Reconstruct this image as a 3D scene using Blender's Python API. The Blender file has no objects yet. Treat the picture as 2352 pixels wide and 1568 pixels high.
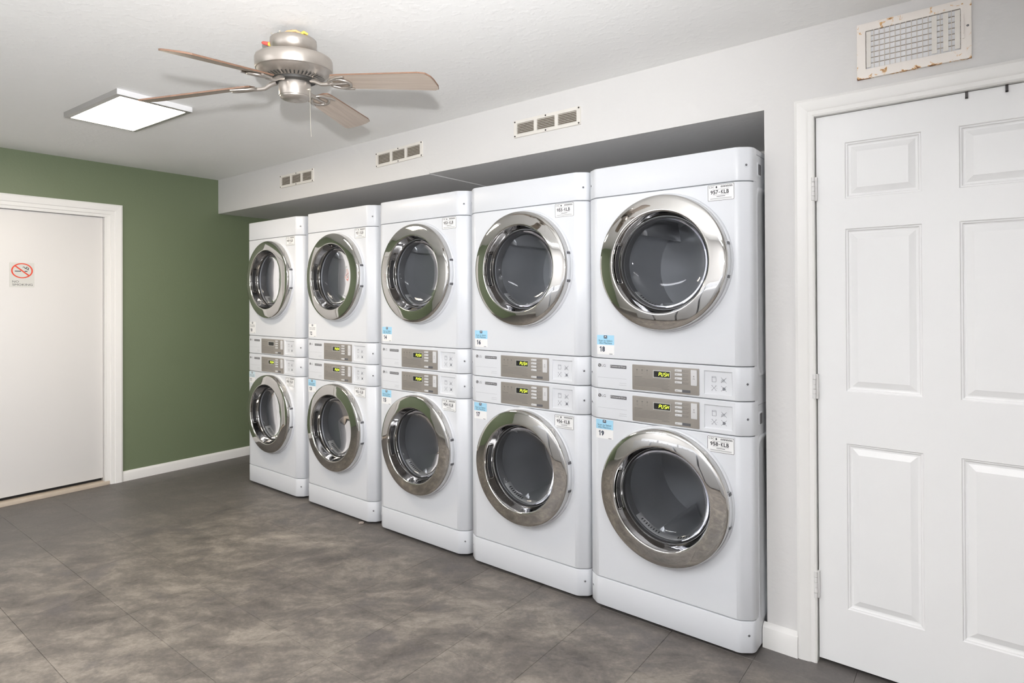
import bpy, bmesh, math, random
from mathutils import Vector, Matrix
random.seed(7)
PI = math.pi
scene = bpy.context.scene
C = scene.collection

# ------------------------------------------------------------------ camera
FZ = 0.0147
def cam_setup():
    yaw, pitch, roll = -0.6686, 0.0049, -0.0044
    fw = Vector((math.sin(yaw)*math.cos(pitch), math.cos(yaw)*math.cos(pitch), math.sin(pitch)))
    r = Vector((math.cos(yaw), -math.sin(yaw), 0)); u = r.cross(fw)
    r2 = math.cos(roll)*r + math.sin(roll)*u; u2 = -math.sin(roll)*r + math.cos(roll)*u
    cd = bpy.data.cameras.new('camera'); co = bpy.data.objects.new('camera', cd); C.objects.link(co)
    M = Matrix((r2, u2, -fw)).transposed().to_4x4(); M.translation = Vector((3.9308, -2.381, 1.375 + FZ))
    co.matrix_world = M
    cd.sensor_width = 36; cd.sensor_fit = 'HORIZONTAL'; cd.lens = 1388.05/2352*36
    cd.shift_y = -(784 - 679.92)/2352
    cd.clip_start = 0.02
    scene.camera = co
cam_setup()

# ------------------------------------------------------------------ world, lights, exposure
scene.view_settings.view_transform = 'Standard'
scene.view_settings.look = 'None'
scene.view_settings.gamma = 1
scene.view_settings.use_curve_mapping = False
scene.view_settings.exposure = 0.42
w = bpy.data.worlds.new('world'); scene.world = w; w.use_nodes = True
w.node_tree.nodes['Background'].inputs[0].default_value = (.9, .95, 1, 1)
w.node_tree.nodes['Background'].inputs[1].default_value = 0.3
PANEL_EMIT = 27.0        # the ceiling panel in view
FILL_EMIT = 36.0         # the added fill panels, unseen behind the camera
# the photographer's flash on top of the camera, head tilted up and left so that much of it goes to the ceiling
FLASH = bpy.data.lights.new('camera_flash', 'SPOT'); FLASH.energy = 335; FLASH.shadow_soft_size = .028
FLASH.spot_size = math.radians(150); FLASH.spot_blend = 1.0
FLASH.color = (.99, .99, 1)
fo = bpy.data.objects.new('camera_flash', FLASH); fo.location = (3.948, -2.416, 1.619); C.objects.link(fo)
fo.rotation_euler = Vector((-.76, .17, .63)).to_track_quat('-Z', 'Y').to_euler()

# ------------------------------------------------------------------ helpers
class MB:
    def __init__(s): s.v = []; s.f = []
    def quad(s, *ps):
        n = len(s.v); s.v += [tuple(p) for p in ps]; s.f.append(tuple(range(n, n+len(ps)))); return s
    def box(s, x0, x1, y0, y1, z0, z1):
        n = len(s.v)
        s.v += [(x, y, z) for z in (z0, z1) for y in (y0, y1) for x in (x0, x1)]
        s.f += [tuple(n+i for i in q) for q in ((0,2,3,1),(4,5,7,6),(0,1,5,4),(2,6,7,3),(0,4,6,2),(1,3,7,5))]
        return s
    def grid(s, rows, closed=False, cap0=False, cap1=False):
        n = len(s.v); m = len(rows[0])
        for r in rows: s.v += [tuple(p) for p in r]
        for i in range(len(rows)-1):
            for j in range(m if closed else m-1):
                k = (j+1) % m
                s.f.append((n+i*m+j, n+i*m+k, n+(i+1)*m+k, n+(i+1)*m+j))
        if cap0: s.f.append(tuple(n+j for j in range(m))[::-1])
        if cap1: s.f.append(tuple(n+(len(rows)-1)*m+j for j in range(m)))
        return s
    def lathe_y(s, prof, cx=0, cz=0, n=64, a0=0, a1=None, thick=False):
        """profile (r, y) turned about an axis along y through (cx, cz)"""
        closed = a1 is None
        A = [a0 + (2*PI if closed else (a1-a0))*k/(n if closed else n-1) for k in range(n)]
        rows = []
        for r, y in prof: rows.append([(cx+r*math.cos(a), y, cz+r*math.sin(a)) for a in A])
        return s.grid(rows, closed)
    def lathe_z(s, prof, cx=0, cy=0, n=48):
        rows = [[(cx+r*math.cos(2*PI*k/n), cy+r*math.sin(2*PI*k/n), z) for k in range(n)] for r, z in prof]
        return s.grid(rows, True)
    def tube(s, path, r, n=8, closed=False, caps=True):
        P = [Vector(p) for p in path]; rows = []; prev = None
        for i, p in enumerate(P):
            a = P[i-1] if (i > 0 or closed) else P[i]; b = P[(i+1) % len(P)] if (i < len(P)-1 or closed) else P[i]
            t = (b-a).normalized()
            if prev is None:
                prev = Vector((0,0,1)) if abs(t.z) < .9 else Vector((1,0,0))
            x = (prev - t*prev.dot(t)).normalized(); y = t.cross(x); prev = x
            rr = r[i] if isinstance(r, (list, tuple)) else r
            rows.append([p + rr*(math.cos(2*PI*k/n)*x + math.sin(2*PI*k/n)*y) for k in range(n)])
        if closed: rows.append(rows[0])
        return s.grid(rows, True, caps and not closed, caps and not closed)
    def prism(s, poly, y0, y1):
        """poly of (x, z) counter-clockwise seen from -y, front at y0"""
        n = len(s.v); m = len(poly)
        s.v += [(x, y0, z) for x, z in poly] + [(x, y1, z) for x, z in poly]
        s.f.append(tuple(range(n, n+m))); s.f.append(tuple(range(n+m, n+2*m))[::-1])
        for i in range(m):
            j = (i+1) % m; s.f.append((n+i, n+m+i, n+m+j, n+j))
        return s
    def mesh(s, name, mat=None, smooth=None, bevel=0, seg=2):
        me = bpy.data.meshes.new(name); me.from_pydata(s.v, [], s.f); me.update()
        bm = bmesh.new(); bm.from_mesh(me)
        if bevel: bmesh.ops.remove_doubles(bm, verts=bm.verts, dist=1e-6)
        bmesh.ops.recalc_face_normals(bm, faces=bm.faces)
        if bevel:
            bmesh.ops.bevel(bm, geom=[e for e in bm.edges if len(e.link_faces) == 2 and e.calc_face_angle(0) > .5],
                            offset=bevel, segments=seg, affect='EDGES', profile=.6, clamp_overlap=True)
        bm.to_mesh(me); bm.free()
        if smooth or bevel:
            me.shade_smooth(); me.set_sharp_from_angle(angle=math.radians(smooth or 40))
        if mat: me.materials.append(mat)
        return me
    def build(s, name, mat, parent=None, smooth=None, bevel=0, seg=2, label=None):
        return link(name, s.mesh(name, mat, smooth, bevel, seg), parent, label)

def link(name, data, parent=None, label=None):
    o = bpy.data.objects.new(name, data); C.objects.link(o)
    if parent: o.parent = parent
    if label: o['label'] = label
    return o
def tag(o, label=None, cat=None, group=None, kind=None):
    if label: o['label'] = label
    if cat: o['category'] = cat
    if group: o['group'] = group
    if kind: o['kind'] = kind
    return o
def empty(name, loc, label=None, cat=None, group=None, rz=0):
    o = link(name, None); o.location = loc; o.rotation_euler = (0, 0, rz); o.empty_display_size = .1
    return tag(o, label, cat, group)
def children(o): return list(o.children)
def copy_tree(o, parent=None):
    c = o.copy(); C.objects.link(c); c.parent = parent
    for ch in children(o): copy_tree(ch, c)
    return c
def rrect(x0, x1, z0, z1, r, n=5):
    P = []
    for cx, cz, a in ((x1-r, z0+r, -PI/2), (x1-r, z1-r, 0), (x0+r, z1-r, PI/2), (x0+r, z0+r, PI)):
        for k in range(n+1):
            t = a + PI/2*k/n; P.append((cx+r*math.cos(t), cz+r*math.sin(t)))
    return P
def ring_plate(mb, outer, inner, y0, y1):
    """flat frame between two outlines with the same number of points"""
    A = [(x, y1, z) for x, z in outer]; B = [(x, y0, z) for x, z in outer]
    D = [(x, y0, z) for x, z in inner]; E_ = [(x, y1, z) for x, z in inner]
    return mb.grid([A, B, D, E_], True)

_txt = {}
def text_mesh(body, bold=0.0):
    """outline of a word, normalised to x 0..1, z 0..1, as (verts, faces, aspect)"""
    key = (body, bold)
    if key not in _txt:
        cu = bpy.data.curves.new('t', 'FONT'); cu.body = body; cu.size = 1; cu.offset = bold; cu.resolution_u = 4
        ob = bpy.data.objects.new('t', cu); C.objects.link(ob)
        dg = bpy.context.evaluated_depsgraph_get()
        me = bpy.data.meshes.new_from_object(ob.evaluated_get(dg))
        V = [tuple(v.co) for v in me.vertices]; F = [tuple(p.vertices) for p in me.polygons]
        bpy.data.objects.remove(ob); bpy.data.curves.remove(cu); bpy.data.meshes.remove(me)
        x0 = min(v[0] for v in V); x1 = max(v[0] for v in V); y0 = min(v[1] for v in V); y1 = max(v[1] for v in V)
        _txt[key] = ([((v[0]-x0)/(x1-x0), (v[1]-y0)/(y1-y0)) for v in V], F, (x1-x0)/(y1-y0))
    return _txt[key]
def put_text(mb, body, x0, x1, z0, z1, y, bold=0.0, xf=None):
    V, F, _ = text_mesh(body, bold); n = len(mb.v)
    for a, b in V:
        p = (x0+a*(x1-x0), y, z0+b*(z1-z0)); mb.v.append(xf(p) if xf else p)
    mb.f += [tuple(n+i for i in f) for f in F]
    return mb

def put_number(mb, body, x0, x1, z0, z1, y, bold=0.0):
    n = len(body); gap = .10*(x1-x0)/n; w_ = (x1-x0-gap*(n-1))/n
    for k, ch in enumerate(body):
        a = x0+k*(w_+gap); b = a+w_; h = z1-z0
        if ch == '1':
            c_ = a+.62*w_; t = .19*h
            q = len(mb.v)
            mb.v += [(px, y, pz) for px, pz in ((c_-t/2, z0), (c_+t/2, z0), (c_+t/2, z1), (c_-t*.35, z1), (a+.12*w_, z1-.20*h), (a+.12*w_, z1-.36*h), (c_-t/2, z1-.20*h))]
            mb.f += [(q, q+1, q+2, q+3, q+6), (q+6, q+3, q+4, q+5)]
        elif ch == '-':
            mb.quad((a+.05*w_, y, z0+.36*h), (b-.15*w_, y, z0+.36*h), (b-.15*w_, y, z0+.50*h), (a+.05*w_, y, z0+.50*h))
        else:
            put_text(mb, ch, a, b, z0, z1, y, bold)
    return mb

# ------------------------------------------------------------------ materials
def mat(name, color, rough=.5, metal=0, noise=None, bump=None, coat=0, spec=None, emit=None, estr=0):
    """noise = (scale, amount) varies the colour a little; bump = (scale, strength, detail)"""
    m = bpy.data.materials.new(name); m.use_nodes = True
    nt = m.node_tree; b = nt.nodes['Principled BSDF']
    col = (*color, 1)
    b.inputs['Base Color'].default_value = col; b.inputs['Roughness'].default_value = rough; b.inputs['Metallic'].default_value = metal
    if coat: b.inputs['Coat Weight'].default_value = coat; b.inputs['Coat Roughness'].default_value = .06
    if spec is not None: b.inputs['Specular IOR Level'].default_value = spec
    if emit: b.inputs['Emission Color'].default_value = (*emit, 1); b.inputs['Emission Strength'].default_value = estr
    geo = nt.nodes.new('ShaderNodeNewGeometry')
    if noise:
        tx = nt.nodes.new('ShaderNodeTexNoise'); tx.inputs['Scale'].default_value = noise[0]; tx.inputs['Detail'].default_value = 5
        nt.links.new(geo.outputs['Position'], tx.inputs['Vector'])
        mx = nt.nodes.new('ShaderNodeMix'); mx.data_type = 'RGBA'
        mx.inputs['A'].default_value = tuple(max(0, c*(1-noise[1])) for c in color)+(1,)
        mx.inputs['B'].default_value = tuple(min(1, c*(1+noise[1])) for c in color)+(1,)
        nt.links.new(tx.outputs['Fac'], mx.inputs['Factor']); nt.links.new(mx.outputs['Result'], b.inputs['Base Color'])
    if bump:
        t2 = nt.nodes.new('ShaderNodeTexNoise'); t2.inputs['Scale'].default_value = bump[0]; t2.inputs['Detail'].default_value = bump[2]
        nt.links.new(geo.outputs['Position'], t2.inputs['Vector'])
        bp = nt.nodes.new('ShaderNodeBump'); bp.inputs['Strength'].default_value = bump[1]; bp.inputs['Distance'].default_value = .01
        nt.links.new(t2.outputs['Fac'], bp.inputs['Height']); nt.links.new(bp.outputs['Normal'], b.inputs['Normal'])
    return m
M = {}
M['enamel'] = mat('white_enamel', (.665, .682, .715), .34, noise=(3, .01), coat=.08)
M['plastic'] = mat('white_plastic', (.665, .682, .715), .36, noise=(4, .01))
M['chrome'] = mat('chrome', (.60, .59, .575), .035, 1, noise=(2, .02))
M['chrome_dark_refl'] = mat('lip_chrome_dark_refl', (.36, .355, .35), .06, 1, noise=(2, .03))  # same chrome as the ring, its dark reflections put into the colour
M['drum'] = mat('drum_steel', (.60, .61, .63), .30, .45, noise=(6, .08))
M['collar'] = mat('drum_collar', (.16, .16, .165), .5, noise=(6, .05))
M['filter'] = mat('lint_filter_plastic', (.62, .62, .62), .4, noise=(6, .05))
M['black'] = mat('black_plastic', (.012, .012, .013), .35, noise=(10, .1))
M['dark'] = mat('dark_gap', (.03, .028, .026), .7, noise=(10, .1))
M['console'] = mat('console_silver', (.32, .295, .268), .42, .3, noise=(60, .04))
M['bezel'] = mat('bezel_silver', (.55, .54, .52), .3, .6, noise=(20, .03))
M['digits'] = mat('display_digits', (.5, .6, .05), .5, emit=(.75, .95, .06), estr=1.6)
M['digit_dim'] = mat('display_ghost', (.06, .065, .06), .4, noise=(10, .1))
M['button'] = mat('button_grey', (.62, .62, .63), .35, noise=(20, .02))
M['print'] = mat('dark_print', (.035, .035, .04), .5, noise=(20, .05))
M['print_mid'] = mat('grey_print', (.16, .155, .15), .5, noise=(20, .05))
M['print_soft'] = mat('pale_grey_print', (.42, .43, .45), .5, noise=(20, .05))
M['symbol'] = mat('symbol_print', (.24, .25, .28), .5, noise=(20, .05))
M['badge'] = mat('badge_grey', (.11, .11, .12), .4, noise=(20, .05))
M['paper'] = mat('sticker_white', (.82, .82, .82), .35, noise=(20, .02))
M['blue'] = mat('sticker_blue', (.36, .64, .82), .35, noise=(20, .02))
M['blue_glare'] = mat('sticker_blue_glare', (.60, .72, .78), .35, noise=(20, .02))
M['navy'] = mat('sticker_navy', (.02, .03, .06), .4, noise=(20, .05))
M['screw'] = mat('screw_steel', (.25, .25, .26), .3, .8, noise=(30, .05))
M['wall'] = mat('wall_paint', (.68, .67, .66), .6, noise=(1.2, .03), bump=(45, .12, 3))
M['green'] = mat('green_paint', (.150, .186, .108), .45, noise=(1.5, .06), bump=(90, .06, 2))
M['trim'] = mat('trim_paint', (.80, .79, .77), .35, noise=(3, .02), bump=(30, .03, 2))
M['doorwhite'] = mat('door_paint', (.82, .82, .82), .38, noise=(2, .012))
M['doorcream'] = mat('cream_door_paint', (.71, .695, .68), .4, noise=(1.5, .02))
M['fanmetal'] = mat('brushed_nickel', (.50, .46, .42), .34, .85, noise=(30, .04))
M['fandark'] = mat('motor_dark', (.035, .033, .03), .6, noise=(30, .2))
M['chain'] = mat('chain_metal', (.6, .57, .5), .35, .7, noise=(30, .05))
M['wire_red'] = mat('wire_nut_red', (.55, .10, .08), .45, noise=(30, .1))
M['wire_yellow'] = mat('wire_nut_yellow', (.75, .52, .08), .45, noise=(30, .1))
M['wire_green'] = mat('wire_green', (.03, .22, .15), .45, noise=(30, .1))
M['wire_tan'] = mat('wire_tan', (.75, .42, .2), .5, noise=(30, .1))
M['lightframe'] = mat('light_frame_silver', (.42, .41, .40), .4, .3, noise=(20, .03))
M['lightside'] = mat('light_frame_white', (.75, .75, .76), .4, noise=(20, .02))
M['vent'] = mat('vent_white', (.74, .71, .66), .45, noise=(20, .05))
M['ventback'] = mat('vent_duct', (.13, .095, .065), .8, noise=(20, .2))
M['grille_gap'] = mat('grille_duct', (.46, .39, .33), .8, noise=(20, .2))
M['bar'] = mat('grille_bar', (.62, .56, .50), .5, noise=(30, .15))
M['steel'] = mat('hinge_paint', (.72, .71, .70), .4, noise=(20, .04))
M['hook'] = mat('hook_bronze', (.05, .045, .045), .4, .5, noise=(20, .1))
M['signplate'] = mat('sign_plate', (.64, .635, .60), .3, noise=(20, .02))
M['signred'] = mat('sign_red', (.72, .06, .02), .4, noise=(20, .03))
M['threshold'] = mat('threshold_cream', (.55, .47, .38), .5, noise=(8, .15))
M['diffuser'] = mat('light_diffuser', (.9, .9, .9), .5, noise=(5, .01), emit=(1, .87, .70), estr=PANEL_EMIT)
M['diffuser_fill'] = mat('fill_panel_diffuser', (.9, .9, .9), .5, noise=(5, .01), emit=(.98, .98, 1), estr=FILL_EMIT)
M['dust'] = mat('lint_fluff', (.35, .30, .27), .9, noise=(60, .3))

def glass_mat():
    m = bpy.data.materials.new('tinted_door_glass'); m.use_nodes = True; nt = m.node_tree; nt.nodes.clear()
    out = nt.nodes.new('ShaderNodeOutputMaterial'); mx = nt.nodes.new('ShaderNodeMixShader')
    tr = nt.nodes.new('ShaderNodeBsdfTransparent'); gl = nt.nodes.new('ShaderNodeBsdfGlossy'); fr = nt.nodes.new('ShaderNodeFresnel')
    tr.inputs['Color'].default_value = (.66, .67, .685, 1); gl.inputs['Roughness'].default_value = .03; gl.inputs['Color'].default_value = (.95, .96, 1, 1)
    fr.inputs['IOR'].default_value = 1.22
    nt.links.new(fr.outputs[0], mx.inputs[0]); nt.links.new(tr.outputs[0], mx.inputs[1]); nt.links.new(gl.outputs[0], mx.inputs[2])
    nt.links.new(mx.outputs[0], out.inputs[0]); return m
M['glass'] = glass_mat()

def node(nt, typ, **kw):
    n = nt.nodes.new(typ)
    for k, v in kw.items():
        if k in n.inputs: n.inputs[k].default_value = v
        else: setattr(n, k, v)
    return n
def ceiling_mat():
    m = mat('ceiling_texture', (.88, .88, .87), .7, noise=(1.3, .04)); nt = m.node_tree; b = nt.nodes['Principled BSDF']
    geo = [n for n in nt.nodes if n.type == 'NEW_GEOMETRY'][0]
    a = node(nt, 'ShaderNodeTexNoise', Scale=28.0, Detail=4.0); c = node(nt, 'ShaderNodeTexVoronoi', Scale=60.0)
    nt.links.new(geo.outputs['Position'], a.inputs['Vector']); nt.links.new(geo.outputs['Position'], c.inputs['Vector'])
    r = node(nt, 'ShaderNodeValToRGB'); r.color_ramp.elements[0].position = .52; r.color_ramp.elements[1].position = .66
    nt.links.new(a.outputs['Fac'], r.inputs[0])
    ad = node(nt, 'ShaderNodeMath', operation='MULTIPLY_ADD'); ad.inputs[1].default_value = .25
    nt.links.new(c.outputs['Distance'], ad.inputs[0]); nt.links.new(r.outputs[0], ad.inputs[2])
    bp = node(nt, 'ShaderNodeBump', Strength=.14, Distance=.004)
    nt.links.new(ad.outputs[0], bp.inputs['Height']); nt.links.new(bp.outputs[0], b.inputs['Normal'])
    return m
M['ceiling'] = ceiling_mat()
def floor_mat():
    m = bpy.data.materials.new('mottled_vinyl_tile'); m.use_nodes = True; nt = m.node_tree; b = nt.nodes['Principled BSDF']
    geo = node(nt, 'ShaderNodeNewGeometry'); info = node(nt, 'ShaderNodeObjectInfo')
    # warped marbling
    w1 = node(nt, 'ShaderNodeTexNoise', Scale=2.2, Detail=3.0); nt.links.new(geo.outputs['Position'], w1.inputs['Vector'])
    va = node(nt, 'ShaderNodeVectorMath', operation='MULTIPLY_ADD'); va.inputs[1].default_value = (.22, .22, .22)
    nt.links.new(w1.outputs['Color'], va.inputs[0]); nt.links.new(geo.outputs['Position'], va.inputs[2])
    vr = node(nt, 'ShaderNodeVectorRotate', rotation_type='Z_AXIS'); vr.inputs['Angle'].default_value = -.62; nt.links.new(va.outputs[0], vr.inputs['Vector'])
    mp = node(nt, 'ShaderNodeMapping'); mp.inputs['Scale'].default_value = (1.0, 1.65, 1)
    nt.links.new(vr.outputs[0], mp.inputs[0])
    n1 = node(nt, 'ShaderNodeTexNoise', Scale=4.6, Detail=12.0, Roughness=.74); nt.links.new(mp.outputs[0], n1.inputs['Vector'])
    r1 = node(nt, 'ShaderNodeValToRGB'); e = r1.color_ramp.elements
    e[0].position = .34; e[0].color = (.088, .078, .070, 1); e[1].position = .68; e[1].color = (.325, .285, .245, 1)
    e2 = r1.color_ramp.elements.new(.50); e2.color = (.170, .150, .132, 1)
    nt.links.new(n1.outputs['Fac'], r1.inputs[0])
    # cooler worn patches
    n2 = node(nt, 'ShaderNodeTexNoise', Scale=4.5, Detail=5.0, Roughness=.6); nt.links.new(va.outputs[0], n2.inputs['Vector'])
    r2 = node(nt, 'ShaderNodeValToRGB'); r2.color_ramp.elements[0].position = .56; r2.color_ramp.elements[1].position = .68
    nt.links.new(n2.outputs['Fac'], r2.inputs[0])
    m2 = node(nt, 'ShaderNodeMix', data_type='RGBA'); m2.inputs['B'].default_value = (.105, .095, .095, 1)
    sc = node(nt, 'ShaderNodeMath', operation='MULTIPLY'); sc.inputs[1].default_value = .65
    nt.links.new(r2.outputs[0], sc.inputs[0]); nt.links.new(sc.outputs[0], m2.inputs['Factor']); nt.links.new(r1.outputs[0], m2.inputs['A'])
    # unscuffed strip along the machines and walls: the wear is out on the walkway
    sx = node(nt, 'ShaderNodeSeparateXYZ'); nt.links.new(va.outputs[0], sx.inputs[0])
    mr = node(nt, 'ShaderNodeMapRange'); mr.inputs['From Min'].default_value = -.10; mr.inputs['From Max'].default_value = .14
    nt.links.new(sx.outputs['Y'], mr.inputs['Value'])
    m3 = node(nt, 'ShaderNodeMix', data_type='RGBA'); m3.inputs['B'].default_value = (.112, .103, .099, 1)
    mq = node(nt, 'ShaderNodeMapRange'); mq.inputs['From Min'].default_value = .55; mq.inputs['From Max'].default_value = -.45
    nt.links.new(sx.outputs['X'], mq.inputs['Value'])
    mm = node(nt, 'ShaderNodeMath', operation='MAXIMUM'); nt.links.new(mr.outputs[0], mm.inputs[0]); nt.links.new(mq.outputs[0], mm.inputs[1])
    s3 = node(nt, 'ShaderNodeMath', operation='MULTIPLY'); s3.inputs[1].default_value = .82
    nt.links.new(mm.outputs[0], s3.inputs[0]); nt.links.new(s3.outputs[0], m3.inputs['Factor']); nt.links.new(m2.outputs['Result'], m3.inputs['A'])
    # specks
    v = node(nt, 'ShaderNodeTexNoise', Scale=70.0, Detail=6.0, Roughness=.7); nt.links.new(geo.outputs['Position'], v.inputs['Vector'])
    r4 = node(nt, 'ShaderNodeMapRange'); r4.inputs['To Min'].default_value = .62; r4.inputs['To Max'].default_value = 1.38
    nt.links.new(v.outputs['Fac'], r4.inputs['Value'])
    m4 = node(nt, 'ShaderNodeMix', data_type='RGBA', blend_type='MULTIPLY'); m4.inputs['Factor'].default_value = 1
    nt.links.new(m3.outputs['Result'], m4.inputs['A']); nt.links.new(r4.outputs[0], m4.inputs['B'])
    rr = node(nt, 'ShaderNodeMapRange'); rr.inputs['To Min'].default_value = .94; rr.inputs['To Max'].default_value = 1.06
    nt.links.new(info.outputs['Random'], rr.inputs['Value'])
    m5 = node(nt, 'ShaderNodeMix', data_type='RGBA', blend_type='MULTIPLY'); m5.inputs['Factor'].default_value = 1
    nt.links.new(m4.outputs['Result'], m5.inputs['A']); nt.links.new(rr.outputs[0], m5.inputs['B'])
    nt.links.new(m5.outputs['Result'], b.inputs['Base Color'])
    b.inputs['Roughness'].default_value = .48
    bp = node(nt, 'ShaderNodeBump', Strength=.08, Distance=.004); nt.links.new(v.outputs['Fac'], bp.inputs['Height']); nt.links.new(bp.outputs[0], b.inputs['Normal'])
    return m
M['floor'] = floor_mat()
M['joint'] = mat('tile_joint', (.055, .048, .043), .7, noise=(20, .2))
def blade_mat():
    m = bpy.data.materials.new('bleached_oak_blade'); m.use_nodes = True; nt = m.node_tree; b = nt.nodes['Principled BSDF']
    tc = node(nt, 'ShaderNodeTexCoord'); mp = node(nt, 'ShaderNodeMapping'); mp.inputs['Scale'].default_value = (1.2, 22, 22)
    nt.links.new(tc.outputs['Object'], mp.inputs[0])
    n = node(nt, 'ShaderNodeTexNoise', Scale=3.0, Detail=5.0, Distortion=.6); nt.links.new(mp.outputs[0], n.inputs['Vector'])
    r = node(nt, 'ShaderNodeValToRGB'); e = r.color_ramp.elements
    e[0].position = .3; e[0].color = (.42, .345, .285, 1); e[1].position = .7; e[1].color = (.54, .46, .39, 1)
    nt.links.new(n.outputs['Fac'], r.inputs[0]); nt.links.new(r.outputs[0], b.inputs['Base Color']); b.inputs['Roughness'].default_value = .5
    return m
M['blade'] = blade_mat()
M['blade_edge'] = mat('blade_edge_brown', (.20, .115, .075), .6, noise=(40, .2))
def rust_mat():
    m = mat('rusted_white_paint', (.80, .75, .70), .45); nt = m.node_tree; b = nt.nodes['Principled BSDF']
    geo = [n for n in nt.nodes if n.type == 'NEW_GEOMETRY'][0]
    n = node(nt, 'ShaderNodeTexNoise', Scale=26.0, Detail=6.0, Roughness=.7, Distortion=.8); nt.links.new(geo.outputs['Position'], n.inputs['Vector'])
    sp = node(nt, 'ShaderNodeSeparateXYZ'); nt.links.new(geo.outputs['Position'], sp.inputs[0])
    lo = node(nt, 'ShaderNodeMapRange'); lo.inputs['From Min'].default_value = 2.187; lo.inputs['From Max'].default_value = 2.203
    lo.inputs['To Min'].default_value = .13; lo.inputs['To Max'].default_value = 0; nt.links.new(sp.outputs['Z'], lo.inputs['Value'])
    lx = node(nt, 'ShaderNodeMapRange'); lx.inputs['From Min'].default_value = 3.555; lx.inputs['From Max'].default_value = 3.58
    lx.inputs['To Min'].default_value = .05; lx.inputs['To Max'].default_value = 0; nt.links.new(sp.outputs['X'], lx.inputs['Value'])
    a1 = node(nt, 'ShaderNodeMath', operation='ADD'); nt.links.new(n.outputs['Fac'], a1.inputs[0]); nt.links.new(lo.outputs[0], a1.inputs[1])
    a2 = node(nt, 'ShaderNodeMath', operation='ADD'); nt.links.new(a1.outputs[0], a2.inputs[0]); nt.links.new(lx.outputs[0], a2.inputs[1])
    r = node(nt, 'ShaderNodeValToRGB'); e = r.color_ramp.elements
    e[0].position = .60; e[0].color = (.84, .79, .74, 1); e[1].position = .70; e[1].color = (.17, .06, .02, 1)
    x = r.color_ramp.elements.new(.64); x.color = (.72, .42, .16, 1)
    nt.links.new(a2.outputs[0], r.inputs[0]); nt.links.new(r.outputs[0], b.inputs['Base Color']); return m
M['rust'] = rust_mat()

# ------------------------------------------------------------------ the setting
X0, YS, HC, HS = -1.3175, .1546, 2.4178+FZ, 2.126+FZ      # green wall, door wall / soffit face, ceiling, soffit underside
XR, YF, YB, XN = 5.25, -4.25, .86, 3.2245                  # right wall, wall behind the camera, niche back, niche end
T = .12
def struct(o): return tag(o, kind='structure')

fl = struct(MB().box(X0-T, XR+T, YF-T, YB+T, -.12, -.003).build('floor', M['joint']))
def clip(poly, axis, lim, keep_less):
    out = []
    for i in range(len(poly)):
        a, b = poly[i], poly[(i+1) % len(poly)]
        ia = a[axis] <= lim if keep_less else a[axis] >= lim; ib = b[axis] <= lim if keep_less else b[axis] >= lim
        if ia: out.append(a)
        if ia != ib:
            t = (lim-a[axis])/(b[axis]-a[axis]); out.append((a[0]+t*(b[0]-a[0]), a[1]+t*(b[1]-a[1])))
    return out
def tiles():
    s, ox, oy, an = .329, 1.8979, -.3309, .0136
    ca, sa = math.cos(an), math.sin(an); full = None; g = .0005
    fm = None; rest = MB()
    for i in range(-11, 12):
        for j in range(-13, 5):
            P = [(i*s+g, j*s+g), ((i+1)*s-g, j*s+g), ((i+1)*s-g, (j+1)*s-g), (i*s+g, (j+1)*s-g)]
            Q = [(ox+ca*a-sa*b, oy+sa*a+ca*b) for a, b in P]
            R = Q
            for ax, lim, less in ((0, X0, 0), (0, XR, 1), (1, YF, 0), (1, YB, 1)):
                if R: R = clip(R, ax, lim, less)
            if len(R) < 3: continue
            cut = R != Q
            cx, cy = ox+ca*(i+.5)*s-sa*(j+.5)*s, oy+sa*(i+.5)*s+ca*(j+.5)*s
            if not cut:
                if fm is None:
                    h = s/2-g; fm = MB(); b_ = .0008
                    rows = [[(-h, -h, -.003), (h, -h, -.003), (h, h, -.003), (-h, h, -.003)],
                            [(-h, -h, -b_), (h, -h, -b_), (h, h, -b_), (-h, h, -b_)],
                            [(-h+b_, -h+b_, 0), (h-b_, -h+b_, 0), (h-b_, h-b_, 0), (-h+b_, h-b_, 0)]]
                    fm.grid(rows, True, False, True); fm = fm.mesh('floor_tile', M['floor'])
                o = link('floor_tile', fm, fl); o.location = (cx, cy, 0); o.rotation_euler.z = an
            elif cy < .3:
                mb = MB(); mb.grid([[(x, y, -.003) for x, y in R], [(x, y, 0) for x, y in R]], True, False, True); mb.build('floor_tile', M['floor'], fl)
            else:
                rest.grid([[(x, y, -.003) for x, y in R], [(x, y, 0) for x, y in R]], True, False, True)
    tag(rest.build('far_tiles', M['floor'], fl), kind='stuff')
tiles()
struct(MB().box(X0-T, XR+T, YF-T, YB+T, HC, HC+.1).build('ceiling', M['ceiling']))

# green wall with a door opening (y -1.63 .. -.69, z up to 2.06)
DY0, DY1, DZ = -1.64, -.695, 2.055
mb = MB().box(X0-T, X0, DY1, YB+T, 0, HC).box(X0-T, X0, YF-T, DY0, 0, HC).box(X0-T, X0, DY0, DY1, DZ, HC)
struct(mb.build('wall_left', M['green']))
# soffit and niche
sf = struct(MB().box(X0, XN, YS, YB, HS+.012, HC).build('wall_soffit', M['wall']))
MB().box(X0+.001, 1.30, YS, YB, HS, HS+.012).build('soffit_board', M['wall'], sf)
MB().box(1.304, XN, YS, YB, HS+.004, HS+.012).build('soffit_board', M['wall'], sf)
struct(MB().box(X0, XN, YB, YB+T, 0, HC).build('wall_niche', M['wall']))
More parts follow.
